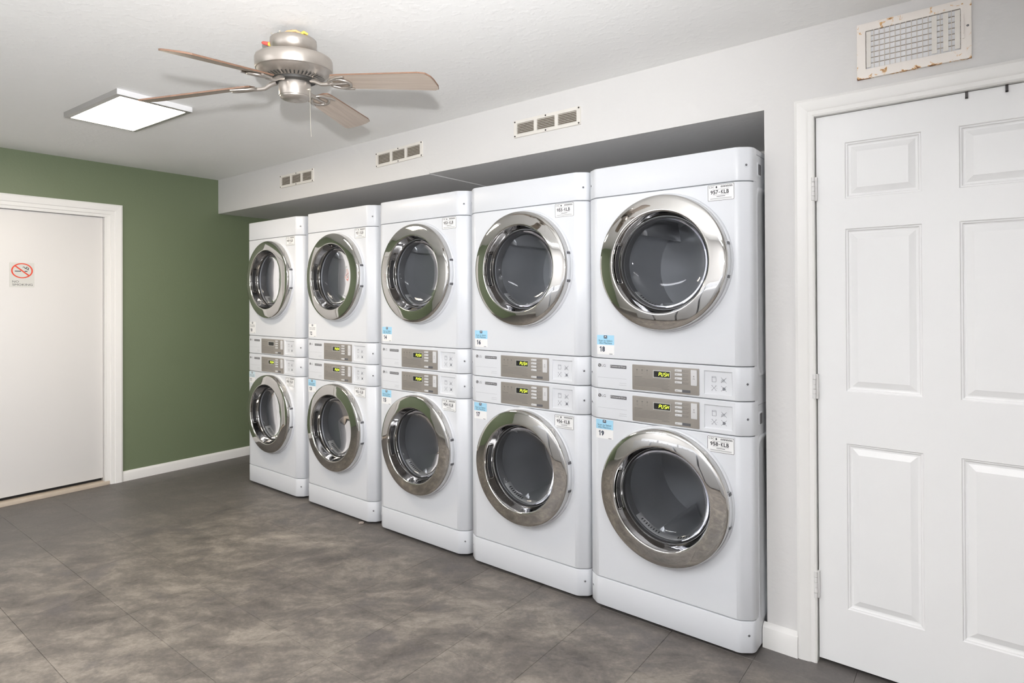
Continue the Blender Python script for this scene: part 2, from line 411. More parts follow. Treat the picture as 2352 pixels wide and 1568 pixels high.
# wall with the six-panel door (opening x 3.405 .. 4.20)
DX0, DX1, DT = 3.405, 4.195, 2.088
mb = MB().box(XN, DX0, YS, YB, 0, HC).box(DX1, XR, YS, YB, 0, HC).box(DX0, DX1, YS, YB, DT, HC).box(DX0, DX1, YS+.12, YB, 0, DT)
struct(mb.build('wall_back', M['wall']))
struct(MB().box(XR, XR+T, YF, YB, 0, HC).build('wall_right', M['wall']))
struct(MB().box(X0, XR, YF-T, YF, 0, HC).build('wall_front', M['wall']))

# baseboards
def baseboard(name, axis, a, b, face, h, t, sgn):
    prof = [(0, 0), (t, 0), (t, h*.72), (t*.85, h*.86), (t*.45, h*.96), (0, h)]
    mb = MB(); rows = []
    for s_ in (a, b):
        rows.append([((face+sgn*d, s_, z) if axis == 'y' else (s_, face+sgn*d, z)) for d, z in prof])
    mb.grid(rows, True, True, True)
    return struct(mb.build(name, M['trim'], smooth=30))
baseboard('baseboard_left', 'y', -.588, YB, X0, .077, .014, 1)
baseboard('baseboard_back', 'x', XN-.012, 3.342, YS, .093, .026, -1)
baseboard('baseboard_front', 'x', X0, XR, YF, .09, .014, 1)
baseboard('baseboard_right', 'y', YF, YS, XR, .09, .014, -1)

# door casings: mitred boards with a stepped profile
def casing(name, plane, face, in0, in1, top, wdt, sgn, prof):
    """prof: (distance from opening, proud). three boards"""
    root = struct(MB().box(0, .001, 0, .001, 0, .001).build(name, M['trim'])) if False else None
    def pt(a, z, d): return (face+sgn*d, a, z) if plane == 'x' else (a, face+sgn*d, z)
    L0 = [pt(in0-s_, 0, d) for s_, d in prof]; L1 = [pt(in0-s_, top+s_, d) for s_, d in prof]
    R1 = [pt(in1+s_, top+s_, d) for s_, d in prof]; R0 = [pt(in1+s_, 0, d) for s_, d in prof]
    o = struct(MB().grid([L1, R1], True, True, True).build(name, M['trim'], smooth=25))
    MB().grid([L0, L1], True, True, True).build('side_casing', M['trim'], o, smooth=25)
    MB().grid([R1, R0], True, True, True).build('side_casing', M['trim'], o, smooth=25)
    return o
W1 = .068
prof = [(.0, -.03), (.0, .010), (.006, .013), (W1*.30, .013), (W1*.42, .017), (W1*.85, .021), (W1, .017), (W1, 0), (W1, -.03)]
cs2 = casing('trim_2', 'y', YS, 3.408, 4.192, 2.082, .068, -1, prof)
W2 = .098
prof = [(.0, -.04), (.0, .004), (.018, .006), (.022, .012), (.045, .013), (.05, .018), (W2-.01, .022), (W2, .018), (W2, 0), (W2, -.04)]
cs1 = casing('trim_1', 'x', X0, -1.645, -.688, 2.025, .098, 1, prof)
for y0, y1 in ((-.7045, -.686), (-1.647, -1.632)): MB().box(X0-.076, X0+.003, y0, y1, 0, 2.040).build('jamb', M['trim'], cs1)
MB().box(X0-.076, X0+.003, -1.645, -.688, 2.024, 2.042).build('jamb', M['trim'], cs1)
MB().box(X0-.07, X0+.012, -1.645, -.675, 0, .028).build('threshold', M['threshold'], cs1, bevel=.003)

# left door: plain slab with the jamb around it
d1 = struct(MB().box(X0-.075, X0-.030, -1.63, -.7065, .052, 2.022).build('door_1', M['doorcream'], bevel=.002))
MB().box(X0-.10, X0-.078, -1.64, -.695, 0, 2.055).build('door_backing', M['dark'], d1)

# right door: six raised panels
DYF = YS+.012
def six_panel():
    xs = [3.4115, 3.509, 3.747, 3.853, 4.091, 4.1885]; zs = [.016, .227, .845, 1.040, 1.647, 1.760, 1.970, 2.080]
    mb = MB()
    for i in range(5):
        for j in range(7):
            if i in (1, 3) and j in (1, 3, 5): continue
            mb.quad((xs[i], DYF, zs[j]), (xs[i+1], DYF, zs[j]), (xs[i+1], DYF, zs[j+1]), (xs[i], DYF, zs[j+1]))
    y1 = DYF+.036
    mb.quad((xs[0], DYF, zs[0]), (xs[0], y1, zs[0]), (xs[0], y1, zs[-1]), (xs[0], DYF, zs[-1]))
    mb.quad((xs[-1], DYF, zs[0]), (xs[-1], DYF, zs[-1]), (xs[-1], y1, zs[-1]), (xs[-1], y1, zs[0]))
    mb.quad((xs[0], DYF, zs[0]), (xs[-1], DYF, zs[0]), (xs[-1], y1, zs[0]), (xs[0], y1, zs[0]))
    mb.quad((xs[0], DYF, zs[-1]), (xs[0], y1, zs[-1]), (xs[-1], y1, zs[-1]), (xs[-1], DYF, zs[-1]))
    mb.quad((xs[0], y1, zs[0]), (xs[-1], y1, zs[0]), (xs[-1], y1, zs[-1]), (xs[0], y1, zs[-1]))
    d = struct(mb.build('door_2', M['doorwhite']))
    for i in (1, 3):
        for j in (1, 3, 5):
            rows = []
            for ins, dep in ((0, 0), (.003, .004), (.007, .0045), (.010, .009), (.0135, .010), (.018, .010), (.039, .0025), (.041, .0025)):
                a, b, c_, e_ = xs[i]+ins, xs[i+1]-ins, zs[j]+ins, zs[j+1]-ins; y = DYF+dep
                rows.append([(a, y, c_), (b, y, c_), (b, y, e_), (a, y, e_)])
            MB().grid(rows, True, False, True).build('door_panel', M['doorwhite'], d)
    for z0, z1 in ((1.76, 1.85), (1.005, 1.098), (.248, .348)):
        hb = MB(); n = 5
        for k in range(n):
            a, b = z0+(z1-z0)*k/n+.0008, z0+(z1-z0)*(k+1)/n-.0008
            hb.lathe_z([(0, a), (.0065, a), (.0065, b), (0, b)], 3.4045, YS-.0105, 12)
        hb.box(3.4045, 3.4165, YS-.006, YS+.0115, z0, z1)
        hb.build('hinge', M['steel'], d, smooth=40)
    MB().box(DX0, DX1, DYF+.05, DYF+.06, 0, DT).build('door_backing', M['dark'], d)
    return d
door2 = six_panel()

# ------------------------------------------------------------------ dryers
HW, PH = .3645, .135
def fillet(P, r, n=4):
    out = [P[0]]
    for i in range(1, len(P)-1):
        a, b, c_ = Vector(P[i-1]), Vector(P[i]), Vector(P[i+1])
        d = min(r, (a-b).length*.45, (c_-b).length*.45)
        p, q = b+(a-b).normalized()*d, b+(c_-b).normalized()*d
        for k in range(n+1):
            t = k/n; out.append(tuple((1-t)**2*p + 2*t*(1-t)*b + t*t*q))
    out.append(P[-1]); return out
PLAN = fillet([(-HW, .09), (-HW, .044), (-.3585, .030), (-.3175, 0), (.3175, 0), (.3585, .030), (HW, .044), (HW, .09)], .012)
FI = max(range(len(PLAN)-1), key=lambda i: PLAN[i+1][0]-PLAN[i][0])     # the flat middle segment
def inset(d): return [(x*(1-d/.36), y+d) for x, y in PLAN]
def front_piece(z0, z1, hole=None, rect=None, g=.0014, e=.004):
    mb = MB(); a, b = z0+g, z1-g
    rings = [(inset(.03), a), (inset(e), a), (inset(e*.3), a+e*.3), (PLAN, a+e), (PLAN, b-e), (inset(e*.3), b-e*.3), (inset(e), b), (inset(.03), b)]
    rows = [[(x, y, z) for x, y in P] for P, z in rings]
    n = len(mb.v); m = len(PLAN)
    for r in rows: mb.v += r
    for i in range(len(rows)-1):
        for j in range(m-1):
            if i == 3 and j == FI and (hole or rect): continue
            mb.f.append((n+i*m+j, n+i*m+j+1, n+(i+1)*m+j+1, n+(i+1)*m+j))
    xl, xr, zl, zh = PLAN[FI][0], PLAN[FI+1][0], a+e, b-e
    if hole:
        cx, cz, R = hole; A = set(2*PI*k/64 for k in range(64))
        for x in (xl, xr):
            for z in (zl, zh): A.add(math.atan2(z-cz, x-cx) % (2*PI))
        A = sorted(A); o, inn, back = [], [], []
        for t in A:
            c_, s_ = math.cos(t), math.sin(t)
            k = min([v for v in ((xr-cx)/c_ if c_ > 1e-9 else 9, (xl-cx)/c_ if c_ < -1e-9 else 9, (zh-cz)/s_ if s_ > 1e-9 else 9, (zl-cz)/s_ if s_ < -1e-9 else 9)])
            o.append((cx+k*c_, 0, cz+k*s_)); inn.append((cx+R*c_, 0, cz+R*s_)); back.append((cx+R*c_, .03, cz+R*s_))
        mb.grid([o, inn, back], True)
    if rect:
        x0, x1, c0, c1 = rect; r = .006
        xs = [xl, x0, x1, xr]; zs = [zl, c0, c1, zh]
        for i in range(3):
            for j in range(3):
                if i == 1 and j == 1: continue
                mb.quad((xs[i], 0, zs[j]), (xs[i+1], 0, zs[j]), (xs[i+1], 0, zs[j+1]), (xs[i], 0, zs[j+1]))
        rows = []
        for ins, dep in ((0, 0), (.001, .002), (.004, .0045), (.006, .005)):
            rows.append([(x0+ins, dep, c0+ins), (x1-ins, dep, c0+ins), (x1-ins, dep, c1-ins), (x0+ins, dep, c1-ins)])
        mb.grid(rows, True, False, True)
    return mb
U = lambda u: u-.3175
DCX, DCZ = U(.330), .551

def control_panel(root, zb, lit=True):
    """zb: bottom of the panel above the dryer's base"""
    cp = front_piece(zb, zb+PH, rect=(U(.499), U(.612), zb+.018, zb+.113)).build('control_panel', M['plastic'], root, smooth=35)
    Z = lambda z: zb+z
    con = MB().prism(rrect(U(.184), U(.480), Z(.0095), Z(.1175), .003), -.0035, .002).build('console', M['console'], cp, bevel=.0012)
    fr = MB(); ring_plate(fr, rrect(U(.281), U(.361), Z(.067), Z(.100), .002), rrect(U(.285), U(.357), Z(.071), Z(.096), .001), -.0055, -.003)
    fr.build('display_bezel', M['bezel'], cp)
    MB().prism(rrect(U(.285), U(.357), Z(.071), Z(.096), .001), -.0042, -.003).build('display_window', M['black'], cp)
    # seven-segment word PUSH, leaning right
    seg = dict(A=((.1, 1), (.9, 1)), B=((1, .95), (1, .55)), C_=((1, .45), (1, .05)), D=((.1, 0), (.9, 0)), E=((0, .05), (0, .45)), F=((0, .55), (0, .95)), G=((.1, .5), (.9, .5)))
    word = [('A', 'B', 'E', 'F', 'G'), ('B', 'C_', 'D', 'E', 'F'), ('A', 'C_', 'D', 'F', 'G'), ('B', 'C_', 'E', 'F', 'G')]
    dm = MB(); x0, z0, wd, hg, th = U(.3070), Z(.0768), .0076, .0140, .0020; off = (0, .0112, .0242, .0354)
    for k, ch in enumerate(word):
        for sname in ch:
            (ax, az), (bx, bz) = seg[sname]
            p = Vector((x0+off[k]+ax*wd+az*hg*.16, z0+az*hg)); q = Vector((x0+off[k]+bx*wd+bz*hg*.16, z0+bz*hg))
            t = (q-p).normalized(); n_ = Vector((-t.y, t.x))*th/2
            dm.quad(*[(v.x, -.0047, v.y) for v in (p-n_, q-n_, q+n_, p+n_)])
    MB().box(U(.291), U(.298), -.0047, -.0045, Z(.0785), Z(.0800)).build('display_mark', M['digit_dim'], cp)
    dm.build('display_digits', M['digits'] if lit else M['digit_dim'], cp)
    for z in (.1005, .0842, .0680, .0520, .0180):
        b = MB().prism(rrect(U(.379), U(.410), Z(z), Z(z+.0092), .002), -.0075, -.003).build('button', M['button'], cp, bevel=.0008)
    MB().prism(rrect(U(.447), U(.473), Z(.0485), Z(.1115), .002), -.0075, -.003).build('start_button', M['button'], cp, bevel=.001)
    MB().prism(rrect(U(.410), U(.444), Z(.0165), Z(.0275), .0005), -.0045, -.003).build('label_bar', M['badge'], cp)
    pr = MB(); y = -.0041
    for z, wds in ((.1035, 'High Temp'), (.0870, 'Med Temp'), (.0708, 'Low Temp'), (.0547, 'No Heat')):
        put_text(pr, wds, U(.4125), U(.437), Z(z), Z(z+.0042), y)
        pr.box(U(.4125), U(.435), y, y+.0003, Z(z-.0038), Z(z-.0030))
    put_text(pr, 'Temperature', U(.214), U(.242), Z(.1055), Z(.1088), y)
    for k in range(3):
        cx = U(.207+.0235*k)
        pr.box(cx-.0028, cx+.0028, y, y+.0003, Z(.0935), Z(.0982)); pr.box(cx-.0012, cx+.0012, y, y+.0003, Z(.0875), Z(.0895)); pr.box(cx-.0035, cx+.0035, y, y+.0003, Z(.0805), Z(.0815))
    pr.box(U(.195), U(.231), y, y+.0003, Z(.0652), Z(.0668))
    for k in range(6):
        pr.box(U(.195), U(.354-(.006 if k % 2 else 0)), y, y+.0003, Z(.0585-k*.0058), Z(.0593-k*.0058))
    pr.box(U(.320), U(.354), y, y+.0003, Z(.0228), Z(.0242))
    pr.box(U(.385), U(.391), -.0081, -.0079, Z(.1045), Z(.1058))
    for z in (.0882, .072, .056, .022): pr.box(U(.385), U(.391), -.0081, -.0079, Z(z), Z(z+.0013))
    pr.box(U(.457), U(.463), -.0081, -.0079, Z(.078), Z(.079)); pr.box(U(.4585), U(.4615), -.0081, -.0079, Z(.084), Z(.088)); pr.box(U(.455), U(.465), -.0081, -.0079, Z(.0745), Z(.0755))
    pr.build('console_print', M['print_mid'], cp)
    # maker's mark and badge
    lg = MB(); cx, cz, r = U(.0205), Z(.1035), .0078
    lg.prism([(cx+r*math.cos(2*PI*k/24), cz+r*math.sin(2*PI*k/24)) for k in range(24)], -.0006, .0)
    put_text(lg, 'LG', U(.0315), U(.0515), Z(.0975), Z(.1095), -.0006)
    lo = lg.build('maker_mark', M['badge'], cp)
    fc = MB(); put_text(fc, 'L', cx-.0012, cx+.0042, cz-.0038, cz+.0045, -.0009)
    fc.prism([(cx-.0035+.0012*math.cos(2*PI*k/10), cz+.003+.0012*math.sin(2*PI*k/10)) for k in range(10)], -.0009, -.0006)
    fc.build('maker_mark_face', M['paper'], cp)
    MB().prism(rrect(U(.0755), U(.1545), Z(.0945), Z(.1085), .001), -.0006, 0).build('badge', M['badge'], cp)
    bt = MB(); put_text(bt, 'Commercial Dryer', U(.0785), U(.1515), Z(.0975), Z(.1060), -.0009); bt.build('badge_lettering', M['paper'], cp)
    ln = MB().box(U(.011), U(.1545), -.0005, 0, Z(.0495), Z(.0505))
    ln.box(U(.120), U(.154), -.0005, 0, Z(.030), Z(.0312)); ln.box(U(.117), U(.154), -.0005, 0, Z(.0215), Z(.0227))
    ln.build('panel_print', M['print_soft'], cp)
    # laundry symbols in the recess
    yy = .0043
    def stroke(a, b, t=.0015):
        nonlocal ln
        p, q = Vector(a), Vector(b); d = (q-p).normalized(); n_ = Vector((-d.y, d.x))*t/2
        ln.quad(*[(v.x, yy, v.y) for v in (p-n_, q-n_, q+n_, p+n_)])
    cs = ((.538, .080), (.577, .078), (.538, .045), (.577, .045))
    s_ = .0105
    for k, (u, z) in enumerate(cs):
        x, z = U(u), Z(z); ln = MB()
        if k == 0:
            for a, b in (((-1, -1), (1, -1)), ((1, -1), (1, 1)), ((1, 1), (-1, 1)), ((-1, 1), (-1, -1)), ((-1, .6), (1, .6))): stroke((x+a[0]*s_*.75, z+a[1]*s_), (x+b[0]*s_*.75, z+b[1]*s_))
        else:
            stroke((x-s_, z-s_), (x+s_, z+s_)); stroke((x-s_, z+s_), (x+s_, z-s_))
        if k == 1:
            for a in range(7): stroke((x-s_*1.1+a*.0025, z-s_*.8), (x-s_*.7+a*.0018, z+s_*.4), .0007)
        if k == 2:
            for a in range(6): t = a*PI/3; stroke((x+s_*.9*math.cos(t), z+s_*.9*math.sin(t)), (x+s_*1.3*math.cos(t), z+s_*1.3*math.sin(t)), .0008)
        if k == 3:
            ln.prism([(x+.006*math.cos(2*PI*q/12)*(1+.25*math.cos(6*PI*q/12)), z-.001+.0065*math.sin(2*PI*q/12)) for q in range(12)], yy, yy+.0004)
        ln.build('care_symbol', M['symbol'], cp)
    return cp

def screw_at(root, x, z):
    """screw on the chamfered corner"""
    sx = 1 if x > 0 else -1
    t = (abs(x)-.3175)/.041; p = Vector((x, .030*t-.0005, z)); nrm = Vector((sx*.59, -.807, 0)).normalized()
    tv = Vector((0, 0, 1)); sv = tv.cross(nrm)
    rows = []
    for r, h in ((.0088, .0002), (.0078, .0020), (.0046, .0016), (.0040, .0010), (.0001, .0010)):
        rows.append([p+nrm*h+r*(math.cos(2*PI*k/14)*sv+math.sin(2*PI*k/14)*tv) for k in range(14)])
    a = MB().grid(rows[:3], True).build('screw_dimple', M['plastic'], root, smooth=60)
    MB().grid(rows[2:], True).build('screw', M['badge'], a, smooth=60)

def door(root):
    cx, cz = DCX, DCZ
    ring = MB().lathe_y([(.279, .001), (.2812, -.014), (.2810, -.037), (.2802, -.0425), (.2782, -.0465), (.2748, -.0490), (.2620, -.0516), (.2480, -.0541), (.2320, -.0566), (.2180, -.0586),
                         (.2150, -.0588), (.2128, -.0578), (.2110, -.0550), (.2098, -.0510)], cx, cz, 96).build('door', M['chrome'], root, smooth=50)
    MB().lathe_y([(.290, .0005), (.2885, -.006), (.2850, -.0105), (.2815, -.0115), (.279, -.008)], cx, cz, 96).build('door_rim', M['plastic'], ring, smooth=60)
    MB().lathe_y([(.2098, -.0510), (.2070, -.036), (.2035, -.020), (.2000, -.006), (.1965, .001), (.1910, .003)], cx, cz, 96).build('door_lip', M['chrome_dark_refl'], ring, smooth=60)
    MB().lathe_y([(.1900, .003), (.1860, .010), (.1780, .020), (.1640, .030), (.1400, .040), (.1000, .048), (.0500, .052), (.0005, .053)], cx, cz, 96).build('door_glass', M['glass'], ring, smooth=70)
    MB().lathe_y([(.1965, .002), (.1955, -.0020), (.1895, -.0015), (.1880, .005)], cx, cz, 96).build('glass_seal', M['black'], ring, smooth=60)
    # pull recess in the lip on the left
    MB().lathe_y([(.2055, -.044), (.2035, -.044), (.1990, -.020), (.2005, -.020)], cx, cz, 20, PI-.40, PI+.40).build('pull_recess', M['black'], ring, smooth=50)
    fr = MB()
    path = [(cx+(.2042-.0045*q)*math.cos(a), -.0455+.027*q, cz+(.2042-.0045*q)*math.sin(a)) for a, q in
            [(PI-.42+.84*k/16, 0) for k in range(17)]+[(PI+.42+.02, .5)]+[(PI+.42-.84*k/16, 1) for k in range(17)]+[(PI-.44, .5)]]
    fr.tube(path, .0013, 6, True); fr.build('pull_recess_edge', M['chrome'], ring, smooth=60)
    hg = MB().lathe_y([(.2800, -.002), (.2850, -.006), (.2858, -.026), (.2815, -.034), (.2790, -.036)], cx, cz, 16, -.26, .26)
    hg.build('hinge_cover', M['plastic'], ring, smooth=60)
    for a in (-.23, .23):
        MB().lathe_y([(.2850, -.008), (.2866, -.009), (.2866, -.027), (.2835, -.033)], cx, cz, 4, a-.022, a+.022).build('hinge_gap', M['badge'], ring)
    return ring

def dryer(name, upper, lit=True):
    root = empty(name, (0, 0, 0))
    H = .991 if upper else .973
    cab = MB()
    xs, y0, y1 = .3625, .055, .76
    cab.quad((-xs, y0, 0), (-xs, y1, 0), (-xs, y1, H), (-xs, y0, H)); cab.quad((xs, y0, 0), (xs, y0, H), (xs, y1, H), (xs, y1, 0))
    cab.quad((-xs, y0, 0), (xs, y0, 0), (xs, y1, 0), (-xs, y1, 0)); cab.quad((-xs, y0, H), (-xs, y1, H), (xs, y1, H), (xs, y0, H)); cab.quad((-xs, y1, 0), (xs, y1, 0), (xs, y1, H), (-xs, y1, H))
    cb = cab.build('cabinet', M['enamel'], root)
    # stamped side panels and grip
    zt = H-.03
    for sg in (-1, 1):
        e = MB(); rows = []
        for ins, d in ((0, 0), (.004, .003), (.012, .004), (.016, .002)):
            P = rrect(.082+ins, .70-ins, .09+ins, zt-.115-ins, .05-ins*.6)
            rows.append([(sg*(xs+d), y, z) for y, z in P])
        e.grid(rows, True, False, True); e.build('side_stamping', M['enamel'], cb, smooth=35)
        MB().grid([[(sg*(xs+d), y, z) for y, z in rrect(.102+i, .150-i, zt-.075+i, zt-.020-i, .006)] for i, d in ((0, 0), (.003, .003), (.006, .003))], True).build('grip_frame', M['enamel'], cb, smooth=35)
        g = MB(); g.grid([[(sg*(xs+.0022), y, z) for y, z in rrect(.107, .145, zt-.070, zt-.025, .004)]], True, True); g.build('grip_recess', M['badge'], cb)
        MB().box(min(sg*xs, sg*(xs+.0016)), max(sg*xs, sg*(xs+.0016)), .056, .70, H-.022, H-.0205).build('side_seam', M['print_soft'], cb)
    if upper:
        control_panel(root, 0, lit)
        front_piece(PH, .857, hole=(DCX, DCZ, .196)).build('front_panel', M['enamel'], root, smooth=35)
        front_piece(.857, .991).build('top_fascia', M['enamel'], root, smooth=35)
        for x in (-.346, .346): screw_at(root, x, .918); screw_at(root, x, .068)
    else:
        front_piece(0, .126).build('toe_panel', M['enamel'], root, smooth=35)
        front_piece(.126, .838, hole=(DCX, DCZ, .196)).build('front_panel', M['enamel'], root, smooth=35)
        control_panel(root, .838, lit)
        for x in (-.346, .346): screw_at(root, x, .071); screw_at(root, x, .905)
        for x in (-.30, .30):
            for y in (.12, .68):
                MB().lathe_z([(0, -FZ), (.022, -FZ), (.022, -.005), (.010, -.004), (.010, .001), (0, .001)], x, y, 16).build('foot', M['black'], root, smooth=40)
    # drum behind the glass
    dr = MB().lathe_y([(.196, .030), (.205, .045), (.262, .050), (.262, .50), (.250, .52), (.0005, .53)], DCX, DCZ, 64).build('drum', M['drum'], root, smooth=40)
    for k in range(3):
        a = PI/2+.75+k*2*PI/3
        b = MB(); rows = []
        for y in (.07, .10, .47, .49):
            hh = .085 if y in (.10, .47) else .01
            rows.append([(DCX+r*math.cos(a+d), y, DCZ+r*math.sin(a+d)) for r, d in ((.262, -.20), (.262-hh*.7, -.09), (.262-hh, 0), (.262-hh*.7, .09), (.262, .20))])
        b.grid(rows); b.build('drum_baffle', M['drum'], dr, smooth=50)
    col = MB().lathe_y([(.197, .018), (.192, .020), (.190, .060), (.205, .066)], DCX, DCZ, 64).build('drum_collar', M['collar'], root, smooth=50)
    MB().lathe_y([(.1895, .024), (.1875, .024), (.1850, .066), (.1870, .068)], DCX, DCZ, 32, PI*1.22, PI*1.70).build('lint_filter', M['filter'], col, smooth=50)
    sl = MB()
    for k in list(range(8))+list(range(14, 19)):
        a = PI*1.26+k*.068
        sl.lathe_y([(.1860, .036), (.1840, .052)], DCX, DCZ, 3, a, a+.026)
    sl.build('filter_slot', M['black'], col)
    door(root)
    return root

def asset_tag(root, no, upper, dx=0, dz=0):
    if upper: x0, x1, z0, z1 = U(.519)+dx, U(.6245)+dx, .7875+dz, .852+dz
    else: x0, x1, z0, z1 = U(.512)+dx, U(.6185)+dx, .7645+dz, .8275+dz
    t = MB().prism(rrect(x0, x1, z0, z1, .004), -.0006, .0002).build('asset_tag', M['paper'], root)
    b = MB(); ring_plate(b, rrect(x0+.0006, x1-.0006, z0+.0006, z1-.0006, .0036), rrect(x0+.0020, x1-.0020, z0+.0020, z1-.0020, .0026), -.0010, -.0006)
    w_, h_ = x1-x0, z1-z0; X = lambda f: x0+f*w_; Z = lambda f: z0+f*h_
    put_text(b, 'CSC', X(.05), X(.26), Z(.80), Z(.915), -.0009, .01)
    b.prism([(X(.335)+.0032*math.cos(2*PI*k/14)*(1-.25*math.sin(2*PI*k/14)), Z(.845)+.0045*math.sin(2*PI*k/14)) for k in range(14)], -.0009, -.0006)
    for k in range(13):
        b.box(X(.50+k*.034), X(.50+k*.034+.020), -.0009, -.0006, Z(.80), Z(.90+.02*(k % 2)))
    b.box(X(.18), X(.82), -.0009, -.0006, Z(.70), Z(.712)); b.box(X(.20), X(.80), -.0009, -.0006, Z(.345), Z(.357))
    b.box(X(.34), X(.66), -.0009, -.0006, Z(.255), Z(.285)); b.box(X(.10), X(.90), -.0009, -.0006, Z(.150), Z(.166)); b.box(X(.10), X(.90), -.0009, -.0006, Z(.105), Z(.117))
    put_number(b, '%d-KLB' % no, X(.11), X(.80), Z(.41), Z(.655), -.0009, .03)
    b.build('tag_lettering', M['print'], t)

def number_sticker(root, no, upper, header, dx=0, dz=0):
    if upper: x0, x1, z0, z1 = U(.009)+dx, U(.095)+dx, .153+dz, .239+dz
    else: x0, x1, z0, z1 = U(.002)+dx, U(.088)+dx, .749+dz, .834+dz
    s = MB().prism(rrect(x0, x1, z0, z1, .002), -.0006, .0002).build('number_sticker', M['paper'], root)
    w_, h_ = x1-x0, z1-z0; X = lambda f: x0+f*w_; Z = lambda f: z0+f*h_
    MB().prism(rrect(x0, x1, Z(.50), z1, .001), -.0009, -.0005).build('sticker_header', header, s)
    ic = MB().prism(rrect(X(.40), X(.59), Z(.83), Z(.985), .002), -.0012, -.0009)
    put_text(ic, 'Scan to Select', X(.10), X(.90), Z(.665), Z(.765), -.0012, .0); put_text(ic, 'this Machine', X(.13), X(.87), Z(.545), Z(.640), -.0012, .0)
    nm = MB(); put_number(nm, str(no), X(.13), X(.46), Z(.14), Z(.41), -.0009, .045); nm.build('number_print', M['navy'], s)
    ic.box(X(.72), X(.90), -.0009, -.0006, Z(.02), Z(.045))
    ic.build('sticker_lettering', M['navy'], s)
    mk = MB(); mk.box(X(.445), X(.465), -.0015, -.0012, Z(.86), Z(.955)); mk.box(X(.525), X(.545), -.0015, -.0012, Z(.86), Z(.955)); mk.box(X(.445), X(.545), -.0015, -.0012, Z(.935), Z(.955)); mk.box(X(.485), X(.505), -.0015, -.0012, Z(.895), Z(.935))
    mk.build('sticker_mark', M['paper'], s)

protoU = dryer('upper_dryer', True); protoUoff = None; protoL = dryer('lower_dryer', False)
ML = [-.5135, .2727, 1.0421, 1.7938, 2.5305]
place = ['nearest the green wall', 'second from the green wall', 'in the middle stack', 'second from the six-panel door', 'nearest the six-panel door']
def setup_dryers():
    for i in range(5):
        for up in (True, False):
            no = 10+2*i+(0 if up else 1); kl = 949+2*i+(0 if up else 1)
            proto = protoU if up else protoL
            o = proto if (i == 4) else copy_tree(proto)
            o.location = (ML[i]+.3175, 0, FZ+(.973 if up else 0))
            o.name = 'stacked_dryer'
            tag(o, 'white %s dryer numbered %d, chrome porthole, %s' % ('upper' if up else 'lower', no, place[i]), 'dryer', 'stacked commercial dryers in the niche')
            o['_no'] = no
    for o in [x for x in C.objects if x.get('_no')]:
        no = o['_no']; up = no % 2 == 0; i = (no-10)//2
        asset_tag(o, 949+no-10, up, dx=(-.004 if i in (0, 1) else 0))
        number_sticker(o, no, up, M['paper'] if no in (10, 12) else M['blue_glare'] if no == 11 else M['blue'], dx=(0 if i == 4 else -.002*(i % 2)))  # white and pale headers at the left: reflection glare put into the colour
        if no == 10:
            for c_ in o.children:
                for d in c_.children:
                    if d.name.startswith('display_digits'):
                        d.data = d.data.copy(); d.data.materials[0] = M['digit_dim']
        del o['_no']
setup_dryers()
# lint fluff on the floor
def fluff(x, y, s, label):
    bm = bmesh.new(); bmesh.ops.create_icosphere(bm, subdivisions=2, radius=s)
    for v in bm.verts:
        v.co *= 1+random.uniform(-.3, .3); v.co.z = max(v.co.z*.5+s*.3, 0.0)
    me = bpy.data.meshes.new('lint_clump'); bm.to_mesh(me); bm.free(); me.materials.append(M['dust'])
    o = link('lint_clump', me); o.location = (x, y, 0); tag(o, label, 'lint')
fluff(.86, -.012, .016, 'small grey clump of lint on the floor under dryer 13')

# ------------------------------------------------------------------ soffit vents
def vent(label, x0, x1, z0, z1):
    r = empty('soffit_vent', ((x0+x1)/2, YS, z0), label, 'vent', 'louvred vents along the soffit')
    W_, H_ = x1-x0, z1-z0; hw = W_/2
    MB().box(-hw+.008, hw-.008, -.0015, -.0005, .008, H_-.008).build('duct_backing', M['ventback'], r)
    fr = MB(); ys = -.010
    secs = []; m = .013; sw = (W_-2*.020-2*.020)/3
    for k in range(3): a = -hw+.020+k*(sw+.020); secs.append((a, a+sw))
    xs = [-hw]+[v for s_ in secs for v in s_]+[hw]; zs = [0, .016, H_-.016, H_]
    for i in range(7):
        for j in range(3):
            if j == 1 and i in (1, 3, 5): continue
            fr.quad((xs[i], ys, zs[j]), (xs[i+1], ys, zs[j]), (xs[i+1], ys, zs[j+1]), (xs[i], ys, zs[j+1]))
    fr.grid([[(-hw, ys, 0), (hw, ys, 0), (hw, ys, H_), (-hw, ys, H_)], [(-hw, 0, 0), (hw, 0, 0), (hw, 0, H_), (-hw, 0, H_)]], True)
    for a, b in secs:
        fr.grid([[(a, ys, zs[1]), (b, ys, zs[1]), (b, ys, zs[2]), (a, ys, zs[2])], [(a, -.001, zs[1]), (b, -.001, zs[1]), (b, -.001, zs[2]), (a, -.001, zs[2])]], True)
    fr.build('frame', M['vent'], r)
    n = 7; sm = None
    for a, b in secs:
        for k in range(n):
            z = zs[1]+(zs[2]-zs[1])*(k+.5)/n
            if sm is None:
                h = (b-a)/2-.001; sm = MB().grid([[(-h, -.006, -.0040), (-h, -.007, -.0030), (-h, .004, .0035), (-h, .004, .0022)], [(h, -.006, -.0040), (h, -.007, -.0030), (h, .004, .0035), (h, .004, .0022)]], True, True, True).mesh('slat', M['vent'])
            o = link('slat', sm, r); o.location = ((a+b)/2, -.0055, z)
    scm = None
    for x in (-hw+.007, 0, hw-.007):
        for z in (.007, H_-.007):
            s_ = MB().lathe_y([(.0045, ys), (.004, ys-.0015), (.0001, ys-.002)], 0, 0, 10).mesh('screw', M['hook'], 60) if scm is None else scm
            scm = s_; o = link('screw', scm, r); o.location = (x, 0, z)
    return r
